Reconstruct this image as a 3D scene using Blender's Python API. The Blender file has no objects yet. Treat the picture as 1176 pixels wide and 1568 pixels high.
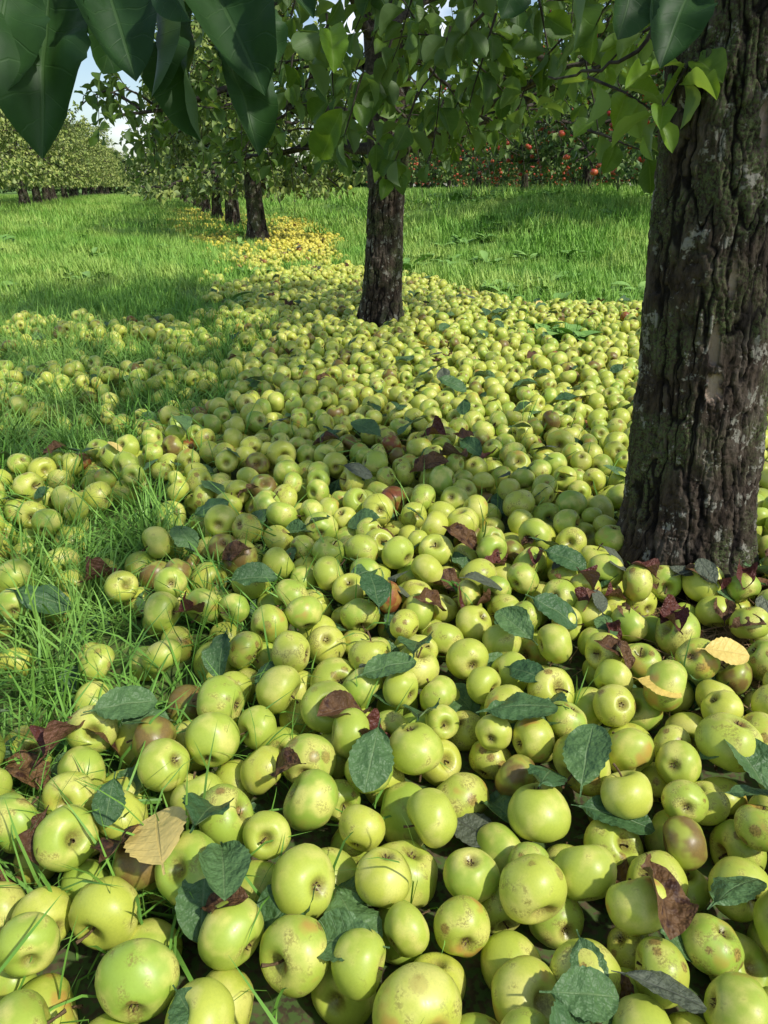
import bpy, math, numpy as np
from mathutils import Matrix, Vector
R = np.random.default_rng(7)
scene = bpy.context.scene

# ------------------------------------------------------------------ helpers
H = 0.80; PITCH = math.radians(23.8); F = 1132.0
CSP, SNP = math.cos(PITCH), math.sin(PITCH)
def unproj(px, py, d):
    a = (px-588)/F; b = (784-py)/F
    return np.array([a*d, d*(CSP+b*SNP), H + d*(-SNP+b*CSP)])
def onplane(px, py, z):
    a = (px-588)/F; b = (784-py)/F
    d = (z-H)/(-SNP+b*CSP)
    return unproj(px, py, d)

def _hash(ix, iy, iz, seed):
    n = (ix*374761393 + iy*668265263 + iz*2147483647 + seed*974634777) & 0xffffffff
    n = ((n ^ (n >> 13))*1274126177) & 0xffffffff
    n = ((n ^ (n >> 16))*224682251) & 0xffffffff
    return ((n ^ (n >> 15)) & 0xffffff)/float(0xffffff)
def vn(x, y, z=0.0, seed=0):
    x = np.asarray(x, float); y = np.asarray(y, float); z = np.asarray(z, float)+0*x
    ix, iy, iz = [np.floor(v).astype(np.int64) for v in (x, y, z)]
    fx, fy, fz = x-ix, y-iy, z-iz
    fx, fy, fz = [f*f*(3-2*f) for f in (fx, fy, fz)]
    def h(a, b, c): return _hash(ix+a, iy+b, iz+c, seed)
    r = 0
    for a in (0, 1):
        for b in (0, 1):
            for c in (0, 1):
                r = r + h(a, b, c)*(fx if a else 1-fx)*(fy if b else 1-fy)*(fz if c else 1-fz)
    return r
def fbm(x, y, z=0.0, o=4, seed=0):
    s = 0; a = 0.5; t = 0
    for i in range(o):
        k = 2**i
        s = s + a*vn(np.asarray(x)*k, np.asarray(y)*k, np.asarray(z)*k, seed+i*13); t += a; a *= .5
    return s/t
def sstep(a, b, x):
    t = np.clip((x-a)/(b-a), 0, 1); return t*t*(3-2*t)

def np_mesh(name, V, Q, uv=None, attrs=None, mats=(), midx=None, smooth=True):
    me = bpy.data.meshes.new(name)
    V = np.asarray(V, np.float32); Q = np.asarray(Q, np.int32)
    me.vertices.add(len(V)); me.vertices.foreach_set("co", V.ravel())
    me.loops.add(Q.size); me.loops.foreach_set("vertex_index", Q.ravel())
    me.polygons.add(len(Q)); me.polygons.foreach_set("loop_start", np.arange(len(Q), dtype=np.int32)*4)
    if smooth: me.polygons.foreach_set("use_smooth", np.ones(len(Q), bool))
    if midx is not None: me.polygons.foreach_set("material_index", np.asarray(midx, np.int32))
    me.update(calc_edges=True)
    if uv is not None:
        l = me.uv_layers.new(name="UVMap")
        l.data.foreach_set("uv", np.asarray(uv, np.float32)[Q.ravel()].ravel())
    for k, v in (attrs or {}).items():
        a = me.attributes.new(k, 'FLOAT', 'POINT'); a.data.foreach_set("value", np.asarray(v, np.float32))
    for m in mats: me.materials.append(m)
    return me
def obj(name, me, parent=None, loc=(0, 0, 0), rotz=0, scale=1, link=True):
    o = bpy.data.objects.new(name, me)
    o.location = loc; o.rotation_euler = (0, 0, rotz)
    o.scale = (scale,)*3 if np.isscalar(scale) else scale
    if link: scene.collection.objects.link(o)
    if parent: o.parent = parent
    return o

class MB:
    def __init__(s): s.V = []; s.Q = []; s.uv = []; s.r = []; s.m = []; s.n = 0
    def add(s, V, Q, uv=None, r=None, m=0):
        V = np.asarray(V, float); Q = np.asarray(Q, int)
        s.V.append(V); s.Q.append(Q+s.n); s.n += len(V)
        s.uv.append(np.zeros((len(V), 2)) if uv is None else uv)
        s.r.append(np.zeros(len(V)) if r is None else r); s.m.append(np.full(len(Q), m))
    def mesh(s, name, mats):
        return np_mesh(name, np.concatenate(s.V), np.concatenate(s.Q), np.concatenate(s.uv),
                       {"rnd": np.concatenate(s.r)}, mats, np.concatenate(s.m))
def bake(name, protos, P, E, S, I, mats):
    """merge many transformed copies of small MB prototypes into one real mesh"""
    P = np.asarray(P); E = np.asarray(E); S = np.asarray(S); I = np.asarray(I); out = MB()
    for k, pb in enumerate(protos):
        s = I == k
        if not s.any(): continue
        V = np.concatenate(pb.V); Q = np.concatenate(pb.Q); uv = np.concatenate(pb.uv); r = np.concatenate(pb.r)
        ex, ey, ez = E[s].T; n = s.sum()
        cx, sx, cy, sy, cz, sz = np.cos(ex), np.sin(ex), np.cos(ey), np.sin(ey), np.cos(ez), np.sin(ez)
        M = np.empty((n, 3, 3))
        M[:, 0, 0] = cz*cy; M[:, 0, 1] = cz*sy*sx-sz*cx; M[:, 0, 2] = cz*sy*cx+sz*sx
        M[:, 1, 0] = sz*cy; M[:, 1, 1] = sz*sy*sx+cz*cx; M[:, 1, 2] = sz*sy*cx-cz*sx
        M[:, 2, 0] = -sy; M[:, 2, 1] = cy*sx; M[:, 2, 2] = cy*cx
        W = np.einsum('nij,vj->nvi', M, V)*S[s][:, None, None]+P[s][:, None, :]
        QQ = (Q[None]+(np.arange(n)*len(V))[:, None, None]).reshape(-1, 4)
        rr = (r[None]*.7+.3*R.random(n)[:, None]).ravel()
        out.add(W.reshape(-1, 3), QQ, np.tile(uv, (n, 1)), rr)
    return obj(name, out.mesh(name, mats))
def tube(P, rad, n=6):
    P = np.asarray(P, float); k = len(P)
    T = np.gradient(P, axis=0); T /= np.linalg.norm(T, axis=1)[:, None]+1e-9
    up = np.where(np.abs(T[:, 2:3]) > .9, np.array([[1., 0, 0]]), np.array([[0, 0, 1.]]))
    A = np.cross(T, up); A /= np.linalg.norm(A, axis=1)[:, None]+1e-9
    B = np.cross(T, A)
    th = np.arange(n)*2*np.pi/n
    V = P[:, None, :] + np.asarray(rad)[:, None, None]*(A[:, None, :]*np.cos(th)[None, :, None]+B[:, None, :]*np.sin(th)[None, :, None])
    i, j = np.meshgrid(np.arange(k-1), np.arange(n), indexing='ij'); j2 = (j+1) % n
    Q = np.stack([i*n+j, i*n+j2, (i+1)*n+j2, (i+1)*n+j], -1).reshape(-1, 4)
    return V.reshape(-1, 3), Q

def leaf_tmpl(rows, cols, fold=.12, droop=.12, wav=0.0, seed=0, pet=.1, ratio=.6):
    t = np.linspace(0, 1, rows); s = np.linspace(-1, 1, cols)
    u = np.clip((t-pet)/(1-pet), 0, 1)
    w = np.sin(np.pi*u**1.08)**.55*.5*ratio; w = np.maximum(w, .012)
    w[-1] = .004
    T, S = np.meshgrid(t, s, indexing='ij'); W = w[:, None]
    Y = S*W
    Z = fold*np.abs(S)**1.5*W*2 - droop*T**2 + .03*np.sin(T*3.1)
    if wav:
        Z = Z + wav*(vn(T*5, S*2+9, 0, seed)-.5)*(np.abs(S)+.25)*np.sin(np.pi*np.clip(T, 0, 1))
        Y = Y*(1+.05*np.sin(T*70)*(np.abs(S) > .9))
    V = np.stack([T, Y, Z], -1).reshape(-1, 3)
    i, j = np.meshgrid(np.arange(rows-1), np.arange(cols-1), indexing='ij')
    Q = np.stack([i*cols+j, (i+1)*cols+j, (i+1)*cols+j+1, i*cols+j+1], -1).reshape(-1, 4)
    uv = np.stack([T, S*.5+.5], -1).reshape(-1, 2)
    return V, Q, uv
def leaves(mb, B, D, N, L, tmpl, m=0, rng=R, wid=None):
    V, Q, uv = tmpl
    B = np.asarray(B, float); n = len(B)
    D = D/np.linalg.norm(D, axis=1)[:, None]
    S = np.cross(N, D); S /= np.linalg.norm(S, axis=1)[:, None]+1e-9
    N = np.cross(D, S)
    L = np.asarray(L)[:, None, None]
    wd = (np.ones(n) if wid is None else wid)[:, None, None]
    P = B[:, None, :] + L*(D[:, None, :]*V[None, :, 0:1] + wd*S[:, None, :]*V[None, :, 1:2] + N[:, None, :]*V[None, :, 2:3])
    QQ = (Q[None] + (np.arange(n)*len(V))[:, None, None]).reshape(-1, 4)
    r = np.repeat(rng.random(n), len(V))
    mb.add(P.reshape(-1, 3), QQ, np.tile(uv, (n, 1)), r, m)

# ------------------------------------------------------------------ node helpers
class NT:
    def __init__(s, nt): s.nt = nt; s.n = nt.nodes; s.l = nt.links
    def add(s, t, **k):
        nd = s.n.new(t)
        for a, b in k.items(): setattr(nd, a, b)
        return nd
    def put(s, sock, v):
        if isinstance(v, bpy.types.NodeSocket): s.l.new(v, sock)
        else: sock.default_value = v
    def math(s, op, a, b=0.0, clamp=False):
        nd = s.add('ShaderNodeMath', operation=op, use_clamp=clamp); s.put(nd.inputs[0], a); s.put(nd.inputs[1], b); return nd.outputs[0]
    def mix(s, f, a, b, blend='MIX'):
        nd = s.add('ShaderNodeMix', data_type='RGBA', blend_type=blend)
        s.put(nd.inputs[0], f)
        for i, v in ((6, a), (7, b)):
            if isinstance(v, tuple) and len(v) == 3: v = v+(1,)
            s.put(nd.inputs[i], v)
        return nd.outputs[2]
    def ramp(s, f, a, b, lo=0., hi=1.):
        nd = s.add('ShaderNodeMapRange', clamp=True, interpolation_type='SMOOTHSTEP'); s.put(nd.inputs[0], f)
        nd.inputs[1].default_value = a; nd.inputs[2].default_value = b; nd.inputs[3].default_value = lo; nd.inputs[4].default_value = hi
        return nd.outputs[0]
    def noise(s, vec, scale, detail=3, rough=.5):
        nd = s.add('ShaderNodeTexNoise', noise_dimensions='3D')
        if vec is not None: s.l.new(vec, nd.inputs['Vector'])
        nd.inputs['Scale'].default_value = scale; nd.inputs['Detail'].default_value = detail; nd.inputs['Roughness'].default_value = rough
        return nd.outputs[0]
    def shift(s, vec, w):
        c = s.add('ShaderNodeCombineXYZ'); s.put(c.inputs[0], w); s.put(c.inputs[1], w)
        a = s.add('ShaderNodeVectorMath', operation='ADD'); s.l.new(vec, a.inputs[0]); s.l.new(c.outputs[0], a.inputs[1]); return a.outputs[0]
    def attr(s, name):
        return s.add('ShaderNodeAttribute', attribute_name=name).outputs['Fac']
def mat(name):
    m = bpy.data.materials.new(name); m.use_nodes = True
    nt = NT(m.node_tree); b = m.node_tree.nodes['Principled BSDF']
    return m, nt, b, m.node_tree.nodes['Material Output']
def bump(nt, b, h, strength=.3, dist=.002):
    nd = nt.add('ShaderNodeBump'); nd.inputs['Strength'].default_value = strength; nd.inputs['Distance'].default_value = dist
    nt.l.new(h, nd.inputs['Height']); nt.l.new(nd.outputs[0], b.inputs['Normal'])

# ------------------------------------------------------------------ materials
def apple_mat():
    m, nt, b, out = mat("apple_skin")
    tc0 = nt.add('ShaderNodeTexCoord').outputs['Object']
    rnd = nt.add('ShaderNodeObjectInfo').outputs['Random']
    r2 = nt.math('FRACT', nt.math('MULTIPLY', rnd, 17.31)); r3 = nt.math('FRACT', nt.math('MULTIPLY', rnd, 71.7))
    r4 = nt.math('FRACT', nt.math('MULTIPLY', rnd, 233.1)); w = nt.math('MULTIPLY', rnd, 91.0)
    tc = nt.shift(tc0, w)
    sep = nt.add('ShaderNodeSeparateXYZ'); nt.l.new(tc0, sep.inputs[0])
    X, Y, Z = sep.outputs
    rho = nt.math('SQRT', nt.math('ADD', nt.math('MULTIPLY', X, X), nt.math('MULTIPLY', Y, Y)))
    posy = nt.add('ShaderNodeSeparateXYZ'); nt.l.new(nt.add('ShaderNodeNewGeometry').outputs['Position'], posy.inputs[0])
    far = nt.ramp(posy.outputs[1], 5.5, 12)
    col = nt.mix(r2, (.35, .50, .065), (.60, .63, .09))
    n1 = nt.noise(tc, 1.1, 2)
    col = nt.mix(nt.ramp(n1, .45, .68), col, (.72, .70, .17))
    col = nt.mix(nt.math('MULTIPLY', far, .7), col, (.84, .67, .07))
    n5 = nt.noise(tc, 14, 3, .7)
    col = nt.mix(nt.ramp(n5, .35, .75, 0, .22), col, (.28, .38, .04))
    bl = nt.math('MULTIPLY', nt.ramp(n1, .45, .28), nt.ramp(r3, .62, .95))
    col = nt.mix(nt.math('MULTIPLY', bl, .7), col, (.58, .26, .07))
    n4 = nt.noise(tc, 2.2, 1)
    ru = nt.math('MULTIPLY', nt.ramp(nt.math('ADD', n4, nt.math('MULTIPLY', r4, .22)), .68, .86), nt.ramp(n5, .44, .57))
    col = nt.mix(nt.math('MULTIPLY', ru, .65), col, (.25, .19, .045))
    cav = nt.math('MULTIPLY', nt.ramp(rho, .42, .12), nt.ramp(n5, .25, .6, .4, 1))
    col = nt.mix(nt.math('MULTIPLY', cav, .8), col, (.20, .14, .04))
    vo2 = nt.add('ShaderNodeTexVoronoi'); nt.l.new(tc, vo2.inputs['Vector']); vo2.inputs['Scale'].default_value = 1.1
    vd = nt.math('ADD', vo2.outputs['Distance'], nt.math('MULTIPLY', n5, .3))
    br = nt.ramp(nt.math('SUBTRACT', vd, nt.math('MULTIPLY', r3, .10)), .34, .26)
    col = nt.mix(nt.math('MULTIPLY', br, nt.ramp(r4, .50, .7, 0, .8)), col, nt.mix(nt.ramp(n5, .35, .65), (.13, .06, .02), (.46, .28, .08)))
    rot = nt.math('GREATER_THAN', rnd, .986)
    col = nt.mix(nt.math('MULTIPLY', rot, nt.ramp(n4, .3, .55, .4, .95)), col, nt.mix(n5, (.10, .02, .01), (.46, .13, .045)))
    rot2 = nt.math('LESS_THAN', rnd, .035)
    col = nt.mix(nt.math('MULTIPLY', rot2, nt.ramp(n1, .35, .6, .25, .9)), col, nt.mix(n5, (.05, .025, .012), (.32, .18, .05)))
    nt.l.new(col, b.inputs['Base Color'])
    nt.l.new(nt.ramp(n5, .3, .7, .32, .45), b.inputs['Roughness'])
    b.inputs['Specular IOR Level'].default_value = .45
    return m
M_apple = apple_mat()
def simple(name, c1, c2, scale=30, rough=.8, coord='Object', bs=.4, bd=.003):
    m, nt, b, out = mat(name)
    tc = nt.add('ShaderNodeTexCoord').outputs[coord]
    n = nt.noise(tc, scale, 3)
    nt.l.new(nt.mix(nt.ramp(n, .35, .65), c1, c2), b.inputs['Base Color']); b.inputs['Roughness'].default_value = rough
    bump(nt, b, n, bs, bd); return m
M_stem = simple("apple_stem_brown", (.09, .05, .02), (.16, .1, .04), 4, .8, bd=.05)
M_red = simple("red_apple_skin", (.42, .03, .015), (.52, .13, .04), 20, .4)
M_yel = simple("yellow_apple_skin", (.6, .5, .04), (.45, .5, .05), 20, .4)
M_branch = simple("branch_bark", (.03, .022, .016), (.085, .07, .05), 60, .9)

def leaf_mat(name, top, top2, back, vein, trans=.3, inst=False, rough=.5, spots=None, det=True, mot=.4):
    m, nt, b, out = mat(name)
    if inst: r = nt.add('ShaderNodeObjectInfo').outputs['Random']
    else: r = nt.attr('rnd')
    col = nt.mix(r, top, top2)
    if det:
        uv = nt.add('ShaderNodeTexCoord').outputs['UV']
        sep = nt.add('ShaderNodeSeparateXYZ'); nt.l.new(uv, sep.inputs[0])
        u, v = sep.outputs[0], sep.outputs[1]
        av = nt.math('ABSOLUTE', nt.math('SUBTRACT', v, .5))
        mid = nt.ramp(av, .030, .010)
        side = nt.math('ABSOLUTE', nt.math('SINE', nt.math('MULTIPLY', nt.math('SUBTRACT', u, nt.math('MULTIPLY', av, .35)), 27.)))
        sv = nt.ramp(side, .16, .03, 0, .45)
        ob = nt.add('ShaderNodeTexCoord').outputs['Object']
        n = nt.noise(ob, 9 if inst else 60, 2)
        col = nt.mix(nt.ramp(n, .3, .75, 0, mot), col, tuple(c*.55 for c in top))
        if spots:
            n2 = nt.noise(nt.shift(ob, nt.math('MULTIPLY', r, 30)), 5 if inst else 45, 3)
            col = nt.mix(nt.ramp(n2, .55, .66), col, spots)
        vm = nt.math('MAXIMUM', mid, sv)
        col = nt.mix(nt.math('MULTIPLY', vm, .5), col, vein)
        bump(nt, b, nt.math('SUBTRACT', nt.math('MULTIPLY', n, mot*2), nt.math('MULTIPLY', vm, .6)), .4, .05 if inst else .002)
    bf = nt.add('ShaderNodeNewGeometry').outputs['Backfacing']
    col = nt.mix(nt.math('MULTIPLY', bf, .75), col, back)
    nt.l.new(col, b.inputs['Base Color']); b.inputs['Roughness'].default_value = rough
    b.inputs['Specular IOR Level'].default_value = .35
    if trans > 0:
        tr = nt.add('ShaderNodeBsdfTranslucent')
        nt.l.new(nt.mix(.55, col, tuple(min(1, c*2.2) for c in (top2[0]*1.25, top2[1]*1.1, top2[2]*.5))), tr.inputs[0])
        mx = nt.add('ShaderNodeMixShader'); mx.inputs[0].default_value = trans
        nt.l.new(b.outputs[0], mx.inputs[1]); nt.l.new(tr.outputs[0], mx.inputs[2]); nt.l.new(mx.outputs[0], out.inputs[0])
    return m
M_leafc = leaf_mat("apple_crown_leaf", (.045, .105, .016), (.13, .22, .03), (.13, .20, .075), (.17, .26, .06), .30, det=False)
M_leafs = leaf_mat("apple_shade_leaf", (.045, .105, .016), (.12, .21, .028), (.13, .20, .075), (.17, .26, .06), 0, det=False)
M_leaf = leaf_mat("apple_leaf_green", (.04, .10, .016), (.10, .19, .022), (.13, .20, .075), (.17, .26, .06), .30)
M_leafd = leaf_mat("apple_leaf_shade_tint", (.02, .062, .014), (.035, .095, .018), (.07, .13, .04), (.07, .14, .04), .18, rough=.55)  # shade on the backlit overhead leaves is put into this darker green
M_leafb = leaf_mat("apple_leaf_sun_tint", (.12, .24, .02), (.2, .32, .035), (.2, .3, .09), (.26, .36, .09), .35)  # sunlight on the upper right leaves is put into this lighter green
M_leaff = leaf_mat("apple_leaf_far", (.10, .17, .03), (.30, .36, .08), (.24, .31, .12), (.17, .26, .06), 0, det=False)
M_leafr = leaf_mat("apple_leaf_far_dark", (.06, .13, .025), (.17, .24, .045), (.15, .22, .08), (.17, .26, .06), 0, det=False)
M_leafl = leaf_mat("apple_leaf_far_yellow", (.18, .27, .05), (.42, .46, .12), (.30, .36, .14), (.2, .26, .06), 0, det=False)
M_hedge = leaf_mat("hedge_leaf", (.03, .075, .018), (.09, .15, .03), (.07, .12, .04), (.1, .2, .06), 0, det=False, rough=.8)
G_green = leaf_mat("fallen_leaf_green", (.05, .12, .04), (.12, .22, .07), (.22, .30, .15), (.19, .28, .11), 0, True, .5, mot=.25)
G_brown = leaf_mat("fallen_leaf_brown", (.10, .045, .018), (.2, .11, .04), (.2, .13, .07), (.06, .03, .015), 0, True, .6, (.05, .02, .01))
G_yel = leaf_mat("fallen_leaf_yellow", (.74, .54, .12), (.80, .62, .20), (.68, .53, .18), (.68, .50, .14), 0, True, .5, mot=.08)
G_grey = leaf_mat("fallen_leaf_grey", (.09, .11, .07), (.17, .19, .12), (.2, .22, .16), (.06, .06, .05), 0, True, .6)
G_red = leaf_mat("fallen_leaf_red", (.10, .025, .018), (.15, .05, .03), (.2, .1, .06), (.06, .015, .01), 0, True, .5)

def grass_mat(name, c1, c2, c3):
    m, nt, b, out = mat(name)
    r = nt.attr('rnd')
    geo = nt.add('ShaderNodeNewGeometry').outputs['Position']
    n = nt.noise(geo, .9, 3, .65)
    col = nt.mix(r, c1, c2)
    col = nt.mix(nt.ramp(n, .42, .65, 0, .85), col, c3)
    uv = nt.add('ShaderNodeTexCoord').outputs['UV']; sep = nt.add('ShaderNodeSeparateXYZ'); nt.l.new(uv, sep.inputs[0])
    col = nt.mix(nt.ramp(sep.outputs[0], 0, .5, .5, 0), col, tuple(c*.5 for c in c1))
    nt.l.new(col, b.inputs['Base Color']); b.inputs['Roughness'].default_value = .55
    b.inputs['Specular IOR Level'].default_value = .3
    return m
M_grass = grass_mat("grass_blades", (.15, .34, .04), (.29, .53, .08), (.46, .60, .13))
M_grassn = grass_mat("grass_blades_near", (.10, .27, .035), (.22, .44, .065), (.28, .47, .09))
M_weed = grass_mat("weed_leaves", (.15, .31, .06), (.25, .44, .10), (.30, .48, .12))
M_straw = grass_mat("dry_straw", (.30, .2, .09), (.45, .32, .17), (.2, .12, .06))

def bark_mat():
    m, nt, b, out = mat("apple_tree_bark")
    ob = nt.add('ShaderNodeTexCoord').outputs['Object']
    pl = nt.attr('rnd'); sc = nt.attr('scar'); cell = nt.attr('cell')
    mp = nt.add('ShaderNodeMapping'); nt.l.new(ob, mp.inputs[0]); mp.inputs['Scale'].default_value = (1, 1, .3)
    n1 = nt.noise(mp.outputs[0], 70, 4, rough=.7); n2 = nt.noise(ob, 6, 2); n3 = nt.noise(ob, 170, 3, rough=.75)
    col = nt.mix(nt.ramp(n1, .3, .7), (.018, .012, .008), (.080, .060, .043))
    col = nt.mix(nt.ramp(cell, .50, .74, 0, .6), col, (.13, .107, .083))
    col = nt.mix(nt.math('MULTIPLY', nt.ramp(n2, .44, .60, 0, .8), nt.ramp(n3, .42, .58)), col, (.095, .125, .045))
    n4 = nt.noise(ob, 19, 4, rough=.75)
    col = nt.mix(nt.math('MULTIPLY', nt.ramp(n4, .56, .62, 0, .85), nt.ramp(pl, .4, .8)), col, (.28, .27, .22))
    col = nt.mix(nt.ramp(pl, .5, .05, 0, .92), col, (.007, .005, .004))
    col = nt.mix(sc, col, nt.mix(n1, (.24, .16, .11), (.55, .45, .35)))
    nt.l.new(col, b.inputs['Base Color']); b.inputs['Roughness'].default_value = .9; b.inputs['Specular IOR Level'].default_value = .2
    bump(nt, b, nt.math('ADD', n1, nt.math('MULTIPLY', n3, .5)), .9, .006)
    return m
M_bark = bark_mat()

# ------------------------------------------------------------------ terrain
TY = np.array([-3, 1.47, 4.5, 12.5, 16.3, 22, 60, 150.]); TX = np.array([1.7, .66, -.03, -2.0, -3.1, -4.72, -15.6, -41.3])
def xc(y): return np.interp(y, TY, TX)
def gz(x, y):
    x = np.asarray(x, float); y = np.asarray(y, float)
    z = (.64*sstep(4.8, 13.5, y)-.12*sstep(14, 28, y))*sstep(.8, 4.8, x-xc(y))
    z = z + .14*sstep(-1, -5, x-xc(y))*sstep(4, 15, y)
    z = z + .035*(fbm(x*.8, y*.8, 0, 2, 5)-.5)*sstep(1.0, 3, np.hypot(x, y))
    z = z + .012*(fbm(x*5, y*5, 0, 2, 8)-.5)
    return z
def xl(y): return np.interp(y, [0, 4.3, 5.0, 6.1, 11, 22, 60], [-9, -9, -1.35, -1.33, -2.7, -6.0, -16.8])
def xr(y): return np.interp(y, [0, 4.75, 5.15, 5.9, 6.8, 8.2, 16, 22, 60], [9, 9, .95, .8, .35, -.3, -1.3, -3.3, -14.3])
def grassy(x, y):
    x = np.asarray(x, float); y = np.asarray(y, float)
    n = fbm(x*1.5+3, y*1.5, 0, 3, 21); n2 = fbm(x*3.2+3, y*3.2, 0, 2, 31)
    mixed = sstep(.12, -.30, x+.14+.13*y+(n-.5)*.5)*sstep(.55, 1.0, y+(n-.5)*.5)
    return mixed*np.clip(.34+.66*sstep(.62, .47, n*.4+n2*.6), 0, 1)
def dens(x, y):
    x = np.asarray(x, float); y = np.asarray(y, float)
    n = fbm(x*1.5+3, y*1.5, 0, 3, 21)
    jit = (n-.5)*.9
    yj = y+jit*.5
    m = sstep(-.15, .2, x-xl(yj)+jit)*sstep(-.15, .2, xr(yj)-x+jit)
    m = m*(1-.86*grassy(x, y))
    patch = np.exp(-(((x+.85)/.5)**2+((y-8.2)/.8)**2)); m = m*(1-.8*patch)
    patch = np.exp(-(((x-.95)/.3)**2+((y-4.1)/.25)**2)); m = m*(1-.9*patch)
    patch = np.exp(-(((x-.60)/.13)**2+((y-1.12)/.10)**2)**2); m = m*(1-patch)
    return m
gx = np.concatenate([-np.geomspace(300, 6, 40), np.linspace(-5.9, 5.9, 240), np.geomspace(6, 300, 40)])
gy = np.concatenate([-np.geomspace(60, 1.1, 12), np.linspace(-1, 12, 260), np.geomspace(12.1, 500, 90)])
GX, GY = np.meshgrid(gx, gy, indexing='ij'); nx, ny = GX.shape
i, j = np.meshgrid(np.arange(nx-1), np.arange(ny-1), indexing='ij')
Q = np.stack([i*ny+j, (i+1)*ny+j, (i+1)*ny+j+1, i*ny+j+1], -1).reshape(-1, 4)
dd = dens(GX, GY)
m, nt, b, out = mat("orchard_ground")
geo = nt.add('ShaderNodeNewGeometry').outputs['Position']
a = nt.attr('soil'); n1 = nt.noise(geo, 25, 3, rough=.7); n2 = nt.noise(geo, 1.1, 2); n3 = nt.noise(geo, 120, 2)
soil = nt.mix(nt.ramp(n1, .35, .65), (.05, .04, .018), (.14, .11, .055))
soil = nt.mix(nt.ramp(n3, .42, .55, 0, .75), soil, (.08, .16, .03))
gr = nt.mix(nt.ramp(n2, .35, .7), (.12, .25, .03), (.26, .40, .05)); gr = nt.mix(nt.ramp(n1, .35, .65), nt.mix(.6, gr, (.03, .07, .01)), gr)
nt.l.new(nt.mix(a, gr, soil), b.inputs['Base Color']); b.inputs['Roughness'].default_value = .95
M_ground = m
obj("orchard_ground", np_mesh("orchard_ground", np.stack([GX, GY, gz(GX, GY)], -1).reshape(-1, 3), Q,
    attrs={"soil": np.clip(np.where(GY < 5, np.maximum(dd, .6), dd), 0, 1).ravel()}, mats=[M_ground]))

# ------------------------------------------------------------------ scatter via geometry nodes
def scatter(name, P, E, S, I, protos):
    col = bpy.data.collections.new(name+"_library")
    for k, (me) in enumerate(protos):
        o = bpy.data.objects.new("%s_part_%02d" % (name, k), me); col.objects.link(o)
    me = bpy.data.meshes.new(name); n = len(P)
    me.vertices.add(n); me.vertices.foreach_set("co", np.asarray(P, np.float32).ravel())
    at = me.attributes.new("rot", 'FLOAT_VECTOR', 'POINT'); at.data.foreach_set("vector", np.asarray(E, np.float32).ravel())
    at = me.attributes.new("scl", 'FLOAT', 'POINT'); at.data.foreach_set("value", np.asarray(S, np.float32))
    at = me.attributes.new("idx", 'INT', 'POINT'); at.data.foreach_set("value", np.asarray(I, np.int32))
    o = obj(name, me)
    ng = bpy.data.node_groups.new(name+"_nodes", 'GeometryNodeTree')
    ng.interface.new_socket("Geometry", in_out='INPUT', socket_type='NodeSocketGeometry')
    ng.interface.new_socket("Geometry", in_out='OUTPUT', socket_type='NodeSocketGeometry')
    N = ng.nodes; L = ng.links
    gi = N.new('NodeGroupInput'); go = N.new('NodeGroupOutput')
    ip = N.new('GeometryNodeInstanceOnPoints'); ci = N.new('GeometryNodeCollectionInfo')
    ci.inputs['Collection'].default_value = col; ci.inputs['Separate Children'].default_value = True; ci.inputs['Reset Children'].default_value = True
    def na(nm, t):
        q = N.new('GeometryNodeInputNamedAttribute'); q.data_type = t; q.inputs['Name'].default_value = nm; return q.outputs['Attribute']
    L.new(gi.outputs[0], ip.inputs['Points']); L.new(ci.outputs[0], ip.inputs['Instance'])
    ip.inputs['Pick Instance'].default_value = True
    L.new(na('idx', 'INT'), ip.inputs['Instance Index'])
    er = N.new('FunctionNodeEulerToRotation'); L.new(na('rot', 'FLOAT_VECTOR'), er.inputs[0]); L.new(er.outputs[0], ip.inputs['Rotation'])
    L.new(na('scl', 'FLOAT'), ip.inputs['Scale']); L.new(ip.outputs[0], go.inputs[0])
    md = o.modifiers.new("scatter", 'NODES'); md.node_group = ng
    return o

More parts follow.
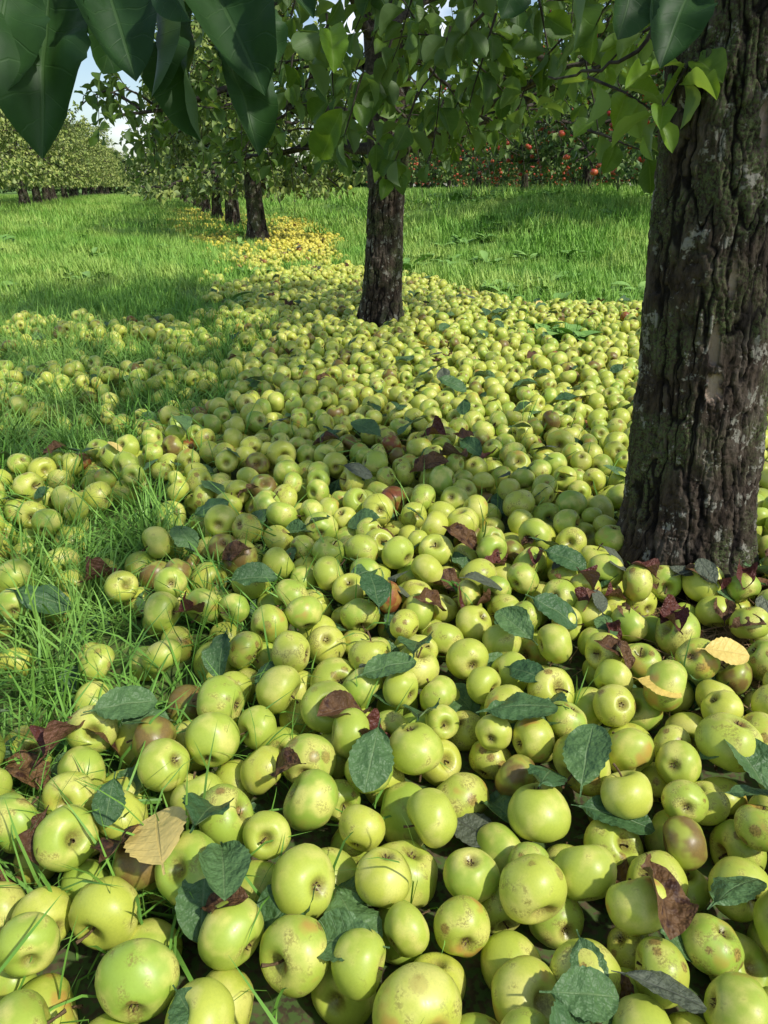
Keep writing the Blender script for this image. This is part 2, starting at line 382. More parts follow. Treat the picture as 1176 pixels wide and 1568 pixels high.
# ------------------------------------------------------------------ apples
def apple_mesh(k, stem=True, nr=26, ns=30, mats=None):
    rg = np.random.default_rng(100+k)
    u = np.linspace(0.0, 1, nr); t = np.pi*u-.30*np.sin(2*np.pi*u); t[0] = .02; t[-1] = np.pi-.02
    ph = np.arange(ns)*2*np.pi/ns
    T, P = np.meshgrid(t, ph, indexing='ij')
    rho = np.sin(T)*(1+.06*np.cos(T)*rg.uniform(.2, 1.6))
    hs = rg.uniform(.82, .93)
    z = np.cos(T)*hs
    z = z-np.where(T < np.pi/2, rg.uniform(.38, .50)*np.exp(-(rho/.34)**2), 0)+np.where(T > np.pi/2, rg.uniform(.24, .32)*np.exp(-(rho/.28)**2), 0)
    rib = .035*rg.uniform(.3, 1.4)*np.cos(5*P+rg.uniform(0, 6))*sstep(.3, -1, np.cos(T))
    wob = .035*np.cos(P+rg.uniform(0, 6))+.025*np.cos(2*P+rg.uniform(0, 6))
    rho = rho*(1+rib+wob)
    x = rho*np.cos(P); y = rho*np.sin(P)
    z = z+.06*x*rg.uniform(-1, 1)+.06*y*rg.uniform(-1, 1)
    lum = (fbm(x*1.2+9, y*1.2, z*1.2, 2, k)-.5)*.14
    x, y, z = x*(1+lum), y*(1+lum), z*(1+lum)
    V = np.stack([x, y, z], -1).reshape(-1, 3)
    i, j = np.meshgrid(np.arange(nr-1), np.arange(ns), indexing='ij'); j2 = (j+1) % ns
    Q = np.stack([i*ns+j, (i+1)*ns+j, (i+1)*ns+j2, i*ns+j2], -1).reshape(-1, 4)
    mb = MB(); mb.add(V, Q)
    if stem:
        L = rg.uniform(.3, .75); a = rg.uniform(0, 6)
        s = np.linspace(0, 1, 6)
        pts = np.stack([.16*L*s**2*np.cos(a)*2, .16*L*s**2*np.sin(a)*2, z[0].mean()-.03+L*s], -1)
        v, q = tube(pts, .035+.02*s**3, 6); mb.add(v, q, m=1)
    zb = z[-1].mean()
    for c in range(5):
        a = c*2*np.pi/5; d = np.array([np.cos(a), np.sin(a), 0]); s_ = np.array([-np.sin(a), np.cos(a), 0])
        p0 = np.array([0, 0, zb+.01]); v = [p0+d*.03+s_*.045, p0+d*.03-s_*.045, p0+d*.12-s_*.03+[0, 0, -.06], p0+d*.12+s_*.03+[0, 0, -.06]]
        w = [p0+d*.12+s_*.03+[0, 0, -.06], p0+d*.12-s_*.03+[0, 0, -.06], p0+d*.10+[0, 0, -.16], p0+d*.09+[0, 0, -.16]]
        mb.add(v, [[0, 1, 2, 3]], m=1); mb.add(w, [[0, 1, 2, 3]], m=1)
    return mb.mesh("apple_shape_%d" % k, mats or [M_apple, M_stem])
protos = [apple_mesh(k, stem=(k % 3 != 2)) for k in range(12)]

TR = [(.66, 1.47, .15), (-.02, 4.4, .13), (-2.0, 12.5, .16), (-3.1, 16.3, .16), (-4.72, 22, .16)]
cell = .1; grid = {}
AP = []
def zrest(x, y, r, g):
    z = g+r*.75; ix, iy = int(math.floor(x/cell)), int(math.floor(y/cell))
    for a in (-1, 0, 1):
        for c in (-1, 0, 1):
            for (qx, qy, qz, qr) in grid.get((ix+a, iy+c), ()):
                d2 = (x-qx)**2+(y-qy)**2; s = (r+qr)*.96
                if d2 < s*s:
                    zz = qz+math.sqrt(s*s-d2)
                    if zz > z: z = zz
    return z
def drop(region, perm2, K, zmax, rm=.0325):
    x0, x1, y0, y1 = region
    n = int((x1-x0)*(y1-y0)*perm2)
    X = R.uniform(x0, x1, n); Y = R.uniform(y0, y1, n)
    half = .52*(.915*np.maximum(Y, 0)+.33)+.4
    keep = (np.abs(X) < half) & (R.random(n) < dens(X, Y)**1.6)
    for (tx, ty, tr) in TR: keep &= np.hypot(X-tx, Y-ty) > tr+.02
    X, Y = X[keep], Y[keep]; G = gz(X, Y)
    for x, y, g in zip(X, Y, G):
        r = float(np.clip(R.normal(rm, .0036), .024, .042))
        best = None
        for k in range(K):
            dx, dy = (0, 0) if k == 0 else R.normal(0, r*.8, 2)
            z = zrest(x+dx, y+dy, r, g)
            if best is None or z < best[2]: best = (x+dx, y+dy, z)
            if z <= g+r*.76: break
        if best[2]-g > zmax: continue
        if any((best[0]-tx)**2+(best[1]-ty)**2 < (tr-.01)**2 for tx, ty, tr in TR): continue
        q = (best[0], best[1], best[2], r)
        grid.setdefault((int(math.floor(q[0]/cell)), int(math.floor(q[1]/cell))), []).append(q); AP.append(q)
drop((-3.2, 3.2, .1, 2.2), 720, 10, .090, .0340)
drop((-3.4, 3.4, 2.2, 5.6), 600, 8, .085)
drop((-3.2, 3.2, 5.6, 9), 340, 4, .075)
drop((-9, 3, 9, 30), 200, 1, .07)
AP = np.array(AP); n = len(AP); print("APPLES", n)
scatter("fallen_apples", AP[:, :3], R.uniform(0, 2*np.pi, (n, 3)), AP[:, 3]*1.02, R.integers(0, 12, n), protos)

def topz(x, y, f=.95):
    z = float(gz(x, y)); ix, iy = int(math.floor(x/cell)), int(math.floor(y/cell))
    for a in (-1, 0, 1):
        for c in (-1, 0, 1):
            for (qx, qy, qz, qr) in grid.get((ix+a, iy+c), ()):
                d2 = (x-qx)**2+(y-qy)**2
                if d2 < qr*qr: z = max(z, qz+math.sqrt(qr*qr-d2)*f)
    return z

# ------------------------------------------------------------------ fallen leaves
lt = []
gm = [G_green, G_green, G_green, G_brown, G_brown, G_yel, G_grey, G_red]
for k, mm in enumerate(gm):
    V, Q, uv = leaf_tmpl(22, 9, fold=[.1, .25, .0, .3, .3, .06, .05, .5][k], droop=[.1, .15, .05, .25, .2, .03, .04, .3][k], wav=[.12, .16, .15, .3, .3, .06, .12, .4][k], seed=k, pet=.16, ratio=.58)
    V = V-np.array([.5, 0, 0])
    lt.append(np_mesh("fallen_leaf_%d" % k, V, Q, uv, {"rnd": np.zeros(len(V))}, [mm]))
LP, LE, LS, LI = [], [], [], []
def ground_leaf(x, y, ang, L, idx, lift=.006, roll=0., hero=False):
    ca, sa = math.cos(ang), math.sin(ang)
    dx, dy = ca*L*.36, sa*L*.36
    if hero:    # rests on the highest apple tops under its whole footprint
        S_ = [(u, v, topz(x+ca*u*L-sa*v*L, y+sa*u*L+ca*v*L, 1.02)) for u in (-.35, -.23, -.11, 0, .13, .26, .4) for v in (-.24, -.12, 0, .12, .24)]
        A = np.array([[u*L, v*L, 1] for u, v, _ in S_]); zz = np.array([s[2] for s in S_])
        c = np.linalg.lstsq(A, zz, rcond=None)[0]; c[:2] = np.clip(c[:2], -.45, .45)
        off = np.max(zz-A[:, :2]@c[:2]); z = off+.003
        D = Vector((ca, sa, c[0])).normalized(); Sv = Vector((-sa, ca, c[1])); N = D.cross(Sv).normalized(); S2 = N.cross(D)
        e = Matrix((D, S2, N)).transposed().to_euler()
        LP.append((x, y, z)); LE.append(tuple(e)); LS.append(L); LI.append(idx); return
    za, zb, zc = topz(x-dx, y-dy), topz(x+dx, y+dy), topz(x, y)
    D = Vector((2*dx, 2*dy, float(np.clip(zb-za, -L*.5, L*.5)))).normalized()
    N = Vector((R.normal(0, .2)+sa*roll, R.normal(0, .2)-ca*roll, 1)); S = N.cross(D).normalized(); N = D.cross(S)
    e = Matrix((D, S, N)).transposed().to_euler()
    LP.append((x, y, max((za+zb)/2, zc)+lift)); LE.append(tuple(e)); LS.append(L); LI.append(idx)
for (px, py, a, L, idx) in [
    (250, 1325, 112, .125, 5), (92, 1140, 60, .085, 7), (1005, 1530, -15, .09, 6), (790, 1105, 5, .12, 2), (895, 1180, 70, .11, 0),
    (645, 1110, 80, .095, 1), (590, 1045, 15, .10, 0), (575, 925, 100, .10, 0), (845, 945, -15, .11, 0), (660, 925, 30, .09, 3),
    (935, 1008, 5, .07, 3), (1105, 1012, -5, .085, 5), (860, 870, -30, .1, 0), (800, 1035, -50, .08, 0), (385, 900, 10, .10, 1), (320, 1290, 85, .1, 1),
    (190, 1110, 20, .1, 0), (60, 915, 10, .12, 2), (150, 860, 30, .1, 7), (280, 670, 120, .11, 1), (320, 778, 20, .1, 2), (565, 672, 150, .13, 0),
    (625, 672, 40, .12, 0), (610, 632, 80, .1, 0), (660, 580, 20, .15, 2), (620, 555, 95, .15, 2), (690, 600, -20, .13, 0), (715, 690, 30, .11, 3), (690, 710, -40, .11, 4),
    (655, 725, 10, .11, 3), (740, 700, 70, .09, 7), (800, 595, -10, .11, 1), (545, 735, 10, .1, 6), (440, 1190, 150, .07, 3), (1150, 1235, -10, .08, 0), (1160, 885, 10, .1, 0),
    (290, 935, 60, .07, 7), (30, 1150, -30, .09, 3), (180, 1315, 90, .09, 3), (610, 890, 80, .08, 6), (705, 840, -10, .09, 3), (495, 685, 20, .09, 4), (735, 905, 30, .11, 6)]:
    p = onplane(px, py, .09); ground_leaf(p[0], p[1], math.radians(a), L, idx, hero=True)
for k in range(2000):
    y = R.uniform(.3, 11); x = R.uniform(-1, 1)*(.52*(.915*y+.33)+.5)
    if R.random() > float(dens(x, y)) + .15: continue
    up = R.random() < (.26 if y > 1.5 else .12)
    ground_leaf(x, y, R.uniform(0, 6.28), R.uniform(.055, .105), int(R.choice([0, 1, 2, 3, 4, 6, 7, 5], p=[.30, .26, .20, .07, .06, .06, .02, .03])), R.uniform(-.012, .004) if R.random() < .4 else -.028, hero=up)
for k in range(60):   # dry litter round the foot of the near trunk
    a = R.uniform(3.2, 6.0); rr = R.uniform(.15, .42)
    ground_leaf(.64+rr*math.cos(a), 1.45+rr*math.sin(a), R.uniform(0, 6.28), R.uniform(.04, .07), int(R.choice([3, 4, 7, 6])), .003)
scatter("fallen_leaves", LP, LE, LS, LI, lt)

# ------------------------------------------------------------------ grass
def tuft(nb, rad, h0, h1, w, seed, lean=.5, flat=False, segs=(0, .3, .6, .85, 1.)):
    rg = np.random.default_rng(seed); mb = MB(); t = np.array(segs); ns_ = len(t)
    for k in range(nb):
        a = rg.uniform(0, 6.28); rr = rad*math.sqrt(rg.random()); p = np.array([rr*math.cos(a), rr*math.sin(a), -.01])
        h = rg.uniform(h0, h1); a2 = rg.uniform(0, 6.28); d = np.array([math.cos(a2), math.sin(a2), 0]); s = np.array([-d[1], d[0], 0])
        ln = abs(rg.normal(0, lean))+.1
        if flat: up = .1*np.sin(t*3.1)+.02*rg.random(); o_ = t
        else:
            dt = np.diff(t, prepend=0); th = ln*2.3*t
            up = np.cumsum(dt*np.cos(th)); o_ = np.cumsum(dt*np.sin(th))
        c = p+np.outer(o_*h, d)+np.outer(up*h, [0, 0, 1]); wd = w*rg.uniform(.6, 1.2)*np.clip(1.6*(1-t)**.6, .05, 1)
        V = np.stack([c-wd[:, None]*s, c+wd[:, None]*s], 1).reshape(-1, 3)
        Q = [[2*q, 2*q+1, 2*q+3, 2*q+2] for q in range(ns_-1)]
        mb.add(V, Q, np.repeat(np.stack([t, t*0], -1), 2, 0), np.full(2*ns_, rg.random()))
    return mb
def scat_pts(region, perm2, fn, marg=.8):
    x0, x1, y0, y1 = region; n = int((x1-x0)*(y1-y0)*perm2)
    X = R.uniform(x0, x1, n); Y = R.uniform(y0, y1, n)
    k = (np.abs(X) < .52*(.915*np.maximum(Y, 0)+.33)+marg); X, Y = X[k], Y[k]
    k = R.random(len(X)) < fn(X, Y); X, Y = X[k], Y[k]
    for (tx, ty, tr) in TR:
        k = np.hypot(X-tx, Y-ty) > tr; X, Y = X[k], Y[k]
    return X, Y
def rz(n, tilt=.12): return np.stack([R.normal(0, tilt, n), R.normal(0, tilt, n), R.uniform(0, 6.28, n)], -1)
def jgrid(x0, x1, y0, y1, st):
    a, b2 = np.meshgrid(np.arange(x0, x1, st), np.arange(y0, y1, st)); a = a.ravel()+R.uniform(-.3, .3, a.size)*st; b2 = b2.ravel()+R.uniform(-.3, .3, b2.size)*st
    k = np.abs(a) < .52*(.915*b2+.33)+.7; return a[k], b2[k]
gt = [tuft(380, .28, .05, .19, .0040, 40+k, segs=(0, .5, 1.)) for k in range(4)] + [tuft(40, .08, .06, .17, .0038, 50+k, segs=(0, .5, 1.)) for k in range(3)] + [tuft(430, .75, .08, .24, .012, 60+k, segs=(0, 1.)) for k in range(3)]
X, Y = jgrid(-9, 9, 4.2, 13.5, .36); k = dens(X, Y) < .12; X, Y = X[k], Y[k]; I1_ = R.integers(0, 4, len(X)); S1 = R.uniform(.8, 1.15, len(X))*(.40+1.25*fbm(X*.9, Y*.9, 0, 3, 77))
X2, Y2 = scat_pts((-9, 9, 3.9, 14), 45, lambda x, y: ((dens(x, y) > .02) & (dens(x, y) < .75))*(1-dens(x, y))); I2_ = R.integers(4, 7, len(X2)); S2 = R.uniform(.6, 1.05, len(X2))
X3, Y3 = jgrid(-34, 34, 13.2, 55, .95); k = dens(X3, Y3) < .3; X3, Y3 = X3[k], Y3[k]; I3_ = R.integers(7, 10, len(X3)); S3 = R.uniform(.8, 1.2, len(X3))
X = np.concatenate([X, X2, X3]); Y = np.concatenate([Y, Y2, Y3]); print("MEADOW", len(X), len(X3))
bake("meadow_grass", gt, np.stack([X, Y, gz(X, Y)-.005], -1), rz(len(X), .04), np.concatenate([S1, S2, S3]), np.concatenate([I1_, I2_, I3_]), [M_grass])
nt_ = [tuft(22, .06, .10, .25, .0024, 80+k, .7, segs=(0, .35, .7, 1.)) for k in range(6)]
X, Y = scat_pts((-3.6, 3.6, .12, 5.2), 190, lambda x, y: np.clip(grassy(x, y)**.9*1.25+(1-dens(x, y))*.3*(y > 3.9)+(.07+.22*sstep(.5, .6, fbm(x*3, y*3, 0, 2, 99)))*(y < 1.4)*(x < .05)+.04*sstep(.5, .6, fbm(x*3, y*3, 0, 2, 99))*(x < .6), 0, 1), .3)
print("NEARGRASS", len(X))
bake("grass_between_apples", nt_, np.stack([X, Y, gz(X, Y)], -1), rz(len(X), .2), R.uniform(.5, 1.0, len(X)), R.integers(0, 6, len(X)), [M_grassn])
sb = [tuft(3, .03, .07, .16, .0021, 160+k, .9) for k in range(6)]
X, Y = scat_pts((-1.6, 1.6, .2, 2.4), 130, lambda x, y: (.22+.6*sstep(.42, .58, fbm(x*3, y*3, 0, 2, 199)))*(1-.65*sstep(-.1, .3, x)), .2)
bake("loose_grass_blades", sb, np.stack([X, Y, gz(X, Y)+.060], -1), rz(len(X), .6), R.uniform(.6, 1., len(X)), R.integers(0, 6, len(X)), [M_grassn])
def weed(k):
    rg = np.random.default_rng(300+k); mb = MB(); n_ = 12; a = rg.uniform(0, 6.28, n_)
    D = np.stack([np.cos(a), np.sin(a), rg.uniform(.3, 1.4, n_)], -1); N = np.stack([-np.cos(a)*.6, -np.sin(a)*.6, np.ones(n_)], -1)
    leaves(mb, np.zeros((n_, 3))+rg.normal(0, .02, (n_, 3)), D, N, rg.uniform(.07, .15, n_), leaf_tmpl(7, 3, .2, .4, pet=.2, ratio=.4), rng=rg); return mb
X, Y = scat_pts((-7, 9, 4.2, 16), 14, lambda x, y: (dens(x, y) < .3)*(.12+.88*(x > 0))*sstep(.42, .58, fbm(x, y, 0, 2, 55)), .8)
X2, Y2 = scat_pts((.5, 1.6, 3.8, 5.2), 70, lambda x, y: 1-dens(x, y)); X = np.concatenate([X, X2]); Y = np.concatenate([Y, Y2])
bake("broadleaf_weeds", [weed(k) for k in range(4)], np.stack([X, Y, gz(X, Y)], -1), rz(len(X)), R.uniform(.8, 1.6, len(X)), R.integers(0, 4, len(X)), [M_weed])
X = np.concatenate([R.normal(.60, .10, 70), R.normal(.66, .16, 40)]); Y = np.concatenate([R.normal(1.13, .08, 70), R.normal(1.27, .05, 40)]); ns = len(X)
bake("dry_straw", [tuft(12, .06, .05, .14, .0012, 90+k, flat=True) for k in range(3)], np.stack([X, Y, gz(X, Y)+R.uniform(.005, .03, ns)], -1), rz(ns, .15), R.uniform(.6, 1., ns), R.integers(0, 3, ns), [M_straw])

# ------------------------------------------------------------------ trunks
def trunk_mesh(name, zs, cx, cy, rad, nth, nz, seed, amp=.011, scars=(), flare=.3, fx=1., fz=1.):
    z = np.linspace(zs[0], zs[1], nz); th = np.arange(nth)*2*np.pi/nth
    Zg, T = np.meshgrid(z, th, indexing='ij')
    r = rad(Zg); r0 = float(rad(np.array(.5)))
    ct, st = np.cos(T), np.sin(T); A = r0*fx
    w1 = (fbm(ct*A*30+7, st*A*30+3, Zg*30*fz, 3, seed+40)-.5)
    w2 = (fbm(ct*A*30+47, st*A*30+13, Zg*30*fz, 3, seed+41)-.5)
    T2 = T+w1*.16; c2t, s2t = np.cos(T2), np.sin(T2); Z2 = Zg+w2*.05
    n1 = fbm(c2t*A*42+11, s2t*A*42+5, Z2*6.0*fz, 2, seed)
    n2 = fbm(c2t*A*95+21, s2t*A*95+9, Z2*17*fz, 2, seed+1)
    n3 = fbm(c2t*A*30+31, s2t*A*30+19, Z2*55*fz, 2, seed+2)
    c1 = np.abs(2*n1-1); c2 = np.abs(2*n2-1); c3 = np.abs(2*n3-1)
    p1 = sstep(.0, .15, c1); p2 = sstep(0, .16, c2); p3 = sstep(0, .10, c3)
    gate = sstep(.42, .56, fbm(ct*A*20, st*A*20+4, Zg*9, 2, seed+6))
    p3 = 1-(1-p3)*gate
    fine = fbm(ct*r0*140+50, st*r0*140+50, Zg*70, 3, seed+5)
    tone = fbm(ct*A*46+70, st*A*46, Zg*18, 3, seed+8)
    h = amp*(.55*p1+.42*p2+.34*p3+1.1*(tone-.5)+.7*(fine-.5))
    lump = (fbm(ct*1.2+3, st*1.2+3, Zg*3, 3, seed+20)-.5)*.26*r0
    fl = np.exp(-np.maximum(Zg, 0)/.09)*flare*r0*(.4+1.1*fbm(ct*2.2+3, st*2.2+3, 0, 2, seed+31))
    sc = np.zeros_like(Zg)
    for (a, zz, da, dz) in scars:
        dang = (T-a+np.pi) % (2*np.pi)-np.pi
        q = (dang/da)**2+((Zg-zz)/dz)**2+(fine-.5)*2+(n3-.5)*2; sc = np.maximum(sc, sstep(1.1, .8, q))
    h = h*(1-sc*.8)
    rr = r+lump+fl+h-amp
    V = np.stack([cx(Zg)+rr*ct, cy(Zg)+rr*st, Zg], -1).reshape(-1, 3)
    i, j = np.meshgrid(np.arange(nz-1), np.arange(nth), indexing='ij'); j2 = (j+1) % nth
    Q = np.stack([i*nth+j, i*nth+j2, (i+1)*nth+j2, (i+1)*nth+j], -1).reshape(-1, 4)
    return np_mesh(name, V, Q, attrs={"rnd": (p1*(.4+.6*p2)*(.6+.4*p3)).ravel(), "scar": sc.ravel(), "cell": tone.ravel()}, mats=[M_bark])

TM_mid = leaf_tmpl(6, 3, .35, .22, pet=.14)
TM_low = leaf_tmpl(3, 3, .35, .15, pet=0, ratio=.66)
TM_hi = [leaf_tmpl(22, 9, .30, .06, .22, s, .10, .66) for s in range(4)]

def unit(v): return v/(np.linalg.norm(v)+1e-9)
def spray(mb, p0, d, L, nl, rg, droop=.5, rad=.003, tw=True, leafspread=1.0):
    s = np.linspace(0, 1, 5); d = unit(d)
    P = p0+np.outer(s*L, d)+np.outer(s**2*L*droop, [0, 0, -1])+np.cumsum(rg.normal(0, L*.03, (5, 3)), 0)*(s[:, None])
    if tw: v, q = tube(P, rad*(1-.6*s), 4); mb.add(v, q)
    t = np.sort(rg.uniform(.08, 1, nl)); t[-1] = 1
    B = np.stack([np.interp(t, s, P[:, k]) for k in range(3)], -1)
    td = unit(P[-1]-P[0]); a = np.arange(nl)*2.4+rg.uniform(0, 6)
    s1 = unit(np.cross(td, [.1, .2, 1])); s2 = np.cross(td, s1)
    out = np.outer(np.cos(a), s1)+np.outer(np.sin(a), s2)
    D = out*leafspread+td*.6+rg.normal(0, .3, (nl, 3))+np.array([0, 0, -.35])
    N = np.array([0, 0, 1.])+out*-.2+rg.normal(0, .45, (nl, 3))
    return B, D, N
def make_tree(seed, Ht, Rr, zt, limbs, subs, twigs, nl, ls, tm, leafm, zmin, name, twigtube=True, keep=None, fp=1.1, floor=None):
    rg = np.random.default_rng(seed); br = MB(); lf = MB(); AB, AD, AN = [], [], []
    fl_ = floor or (lambda P: 0*P[:, 0]+zmin)
    s = np.linspace(0, 1, 8)
    lead = np.stack([.12*np.sin(s*3+seed), .12*np.cos(s*2+seed)-.12*np.cos(seed), zt*.8+(Ht*.88-zt*.8)*s], -1); lead[:, :2] *= s[:, None]
    v, q = tube(lead, .075*(1-s*.85)*(Ht/3.5), 8); br.add(v, q)
    for l in range(limbs):
        f = (l+.3)/limbs; zs = zt+(Ht*.82-zt)*f**fp; a = l*2.39996+rg.uniform(-.3, .3)
        p0 = np.array([np.interp(zs, lead[:, 2], lead[:, k]) for k in range(3)]); p0[2] = zs
        prof = Rr*(1-.55*f**1.6)*rg.uniform(.75, 1.1)
        el = rg.uniform(.15, .5)+.5*f
        d = np.array([math.cos(a), math.sin(a), math.tan(el)*.8]); L = prof
        P = p0+np.outer(s*L, d)+np.outer(s**2*L*(.30+.25*(1-f)), [0, 0, -1])+np.cumsum(rg.normal(0, L*.025, (8, 3)), 0)
        P[:, 2] = np.maximum(P[:, 2], fl_(P)+.14+.05*rg.random())
        v, q = tube(P, .032*(1-.75*s)*(Ht/3.5)*(1.2-.6*f), 6); br.add(v, q)
        for c in range(subs):
            t = .2+.8*(c+rg.random())/subs; b0 = np.array([np.interp(t, s, P[:, k]) for k in range(3)])
            ld = unit(P[-1]-P[0]); sd_ = unit(np.cross(ld, [0, 0, 1]))*(1 if c % 2 else -1)
            bd = unit(ld*rg.uniform(.2, 1)+sd_*rg.uniform(.4, 1)+np.array([0, 0, rg.uniform(-.5, .8)])); bl_ = Rr*rg.uniform(.2, .42)
            s6 = np.linspace(0, 1, 5)
            BP = b0+np.outer(s6*bl_, bd)+np.outer(s6**2*bl_*.3, [0, 0, -1])+np.cumsum(rg.normal(0, bl_*.04, (5, 3)), 0)
            low = np.where(BP[:, 2] < fl_(BP)+.08)[0]; CP = BP if len(low) == 0 else BP[:low[0]]
            if len(CP) > 2: v, q = tube(CP, (.010*(1-.7*s6)*(Ht/3.5))[:len(CP)], 5); br.add(v, q)
            for w in range(twigs):
                tt = .1+.9*(w+rg.random())/twigs; w0 = np.array([np.interp(tt, s6, BP[:, k]) for k in range(3)])
                wd_ = unit(bd*.5+rg.normal(0, .7, 3)+[0, 0, .1])
                B, D, N = spray(br, w0, wd_, rg.uniform(.15, .33), nl, rg, tw=twigtube and w0[2] > fl_(w0[None])[0]+.12)
                AB.append(B); AD.append(D); AN.append(N)
    B = np.concatenate(AB); D = np.concatenate(AD); N = np.concatenate(AN)
    k = B[:, 2] > fl_(B)+.15*rg.random(len(B))
    if keep is not None: k &= keep(B)
    B, D, N = B[k], D[k], N[k]
    leaves(lf, B, D, N, rg.uniform(.65, 1.2, len(B))*ls, tm, rng=rg, wid=rg.uniform(.8, 1.15, len(B)))
    return br.mesh(name+"_branches", [M_branch]), lf.mesh(name+"_leaves", leafm), B

def empty(name, loc=(0, 0, 0)):
    e = bpy.data.objects.new(name, None); e.location = loc; scene.collection.objects.link(e); e.empty_display_size = .2; return e

# ---- tree 1 (near, right)
t1 = empty("apple_tree", (.66, 1.47, 0)); ac = math.atan2(-1.47, -.66)
tm1 = trunk_mesh("trunk_near", (-.06, 1.75), lambda z: .01-.055*z, lambda z: .03*z, lambda z: np.interp(z, [0, .15, .45, 1.0, 1.8], [.140, .127, .119, .115, .10]), 360, 760, 3, amp=.011,
    scars=[(ac+.22, .45, .13, .035), (ac+.16, .53, .07, .04), (ac+.3, .65, .05, .03), (ac+.5, .9, .05, .04)])
obj("trunk", tm1, t1)
keep1 = lambda B: (B[:, 2] > 1.28+.28*np.maximum(B[:, 1]+1.47-1.8, 0)) 
br, lf, _ = make_tree(11, 3.2, 1.40, 1.35, 10, 6, 4, 7, .085, TM_mid, [M_leafs], 1.25, "near_crown", keep=keep1)
obj("branches", br, t1); obj("leaves", lf, t1)
rg = np.random.default_rng(5); tw = MB(); ll = MB()
o1 = np.array([.66, 1.47, 0])
def hang(px, py, d, px2, py2, d2, nl, ls=.085, m=0, droop=.1, spread=1.):
    a, b2 = unproj(px, py, d), unproj(px2, py2, d2)
    B, D, N = spray(tw, a, b2-a, np.linalg.norm(b2-a), nl, rg, droop=droop, rad=.0035, leafspread=spread)
    leaves(ll, B, D, N, rg.uniform(.7, 1.15, nl)*ls, leaf_tmpl(10, 5, .35, .25, .15, int(rg.integers(99)), .16, .62), m, rg, rg.uniform(.85, 1.15, nl))
for a in [(900, 118, 1.5, 1015, 160, 1.42, 6, .085, 2), (1075, 60, 1.25, 1020, 175, 1.25, 7, .08, 2), (1000, 40, 1.5, 905, 95, 1.6, 8, .085, 2), (960, -30, 1.5, 880, 60, 1.7, 8, .085, 0),
          (880, 20, 1.8, 925, 180, 1.8, 8, .085, 0), (820, -20, 1.9, 850, 120, 2.0, 10), (900, 200, 1.7, 985, 225, 1.6, 4, .075, 0), (860, 60, 1.9, 780, 150, 2.1, 9), (740, -40, 1.7, 700, 60, 1.8, 9),
          (760, 20, 1.9, 720, 150, 2.0, 10), (690, 40, 2.0, 660, 170, 2.1, 10, .085, 0), (640, -30, 1.8, 600, 90, 1.9, 10), (600, 60, 2.0, 560, 190, 2.1, 10), (560, 100, 1.9, 520, 220, 2.0, 9, .085, 0),
          (640, 140, 2.0, 600, 260, 2.1, 9), (680, 150, 2.2, 650, 240, 2.2, 8), (530, -20, 1.7, 480, 90, 1.8, 8), (500, 20, 1.9, 510, 130, 2.0, 8), (460, -30, 1.8, 430, 100, 2.0, 8), (450, 60, 2.2, 440, 180, 2.3, 8),
          (720, 90, 2.3, 800, 150, 2.4, 9), (600, -20, 2.4, 680, 60, 2.4, 10), (800, -20, 2.4, 780, 80, 2.4, 9), (560, 200, 2.3, 610, 250, 2.3, 7), (540, 120, 2.6, 500, 250, 2.6, 9),
          (600, -60, 2.0, 540, 40, 2.1, 12), (700, -60, 2.1, 760, 60, 2.2, 12), (820, 40, 2.3, 700, 90, 2.4, 12), (640, 40, 2.5, 560, 130, 2.6, 12), (740, 100, 2.6, 680, 170, 2.7, 10), (520, 0, 2.6, 460, 120, 2.8, 12)]:
    hang(*a)
for pts, r0 in [([(1120, -160, 1.5), (960, -60, 1.6), (800, -70, 1.9), (620, -60, 2.1), (450, -80, 2.2)], .014), ([(1110, -120, 1.45), (1030, 10, 1.45), (960, 90, 1.5), (890, 115, 1.55), (840, 118, 1.7)], .006),
                ([(800, -70, 1.9), (740, 20, 2.0), (690, 60, 2.1), (640, 150, 2.1)], .006), ([(620, -60, 2.1), (585, 30, 2.2), (540, 110, 2.3)], .005),
                ([(1000, -250, 1.2), (700, -260, .8), (400, -160, .55), (250, -90, .5), (60, -80, .48)], .009), ([(1060, -160, 1.3), (1062, -40, 1.1), (1060, -20, .95)], .004)]:
    P = np.array([unproj(*p) for p in pts]); s_ = np.linspace(0, 1, len(P)); ss = np.linspace(0, 1, 16)
    P = np.stack([np.interp(ss, s_, P[:, k]) for k in range(3)], -1)+rg.normal(0, .004, (16, 3))
    v, q = tube(P, r0*(1-.65*ss), 7); tw.add(v, q)
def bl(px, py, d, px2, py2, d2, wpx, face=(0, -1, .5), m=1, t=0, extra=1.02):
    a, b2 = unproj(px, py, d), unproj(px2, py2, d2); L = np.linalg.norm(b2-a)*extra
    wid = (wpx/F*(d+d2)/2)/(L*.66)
    leaves(ll, a[None], (b2-a)[None], np.array([face], float), np.array([L]), TM_hi[t % 4], m, rg, np.array([wid]))
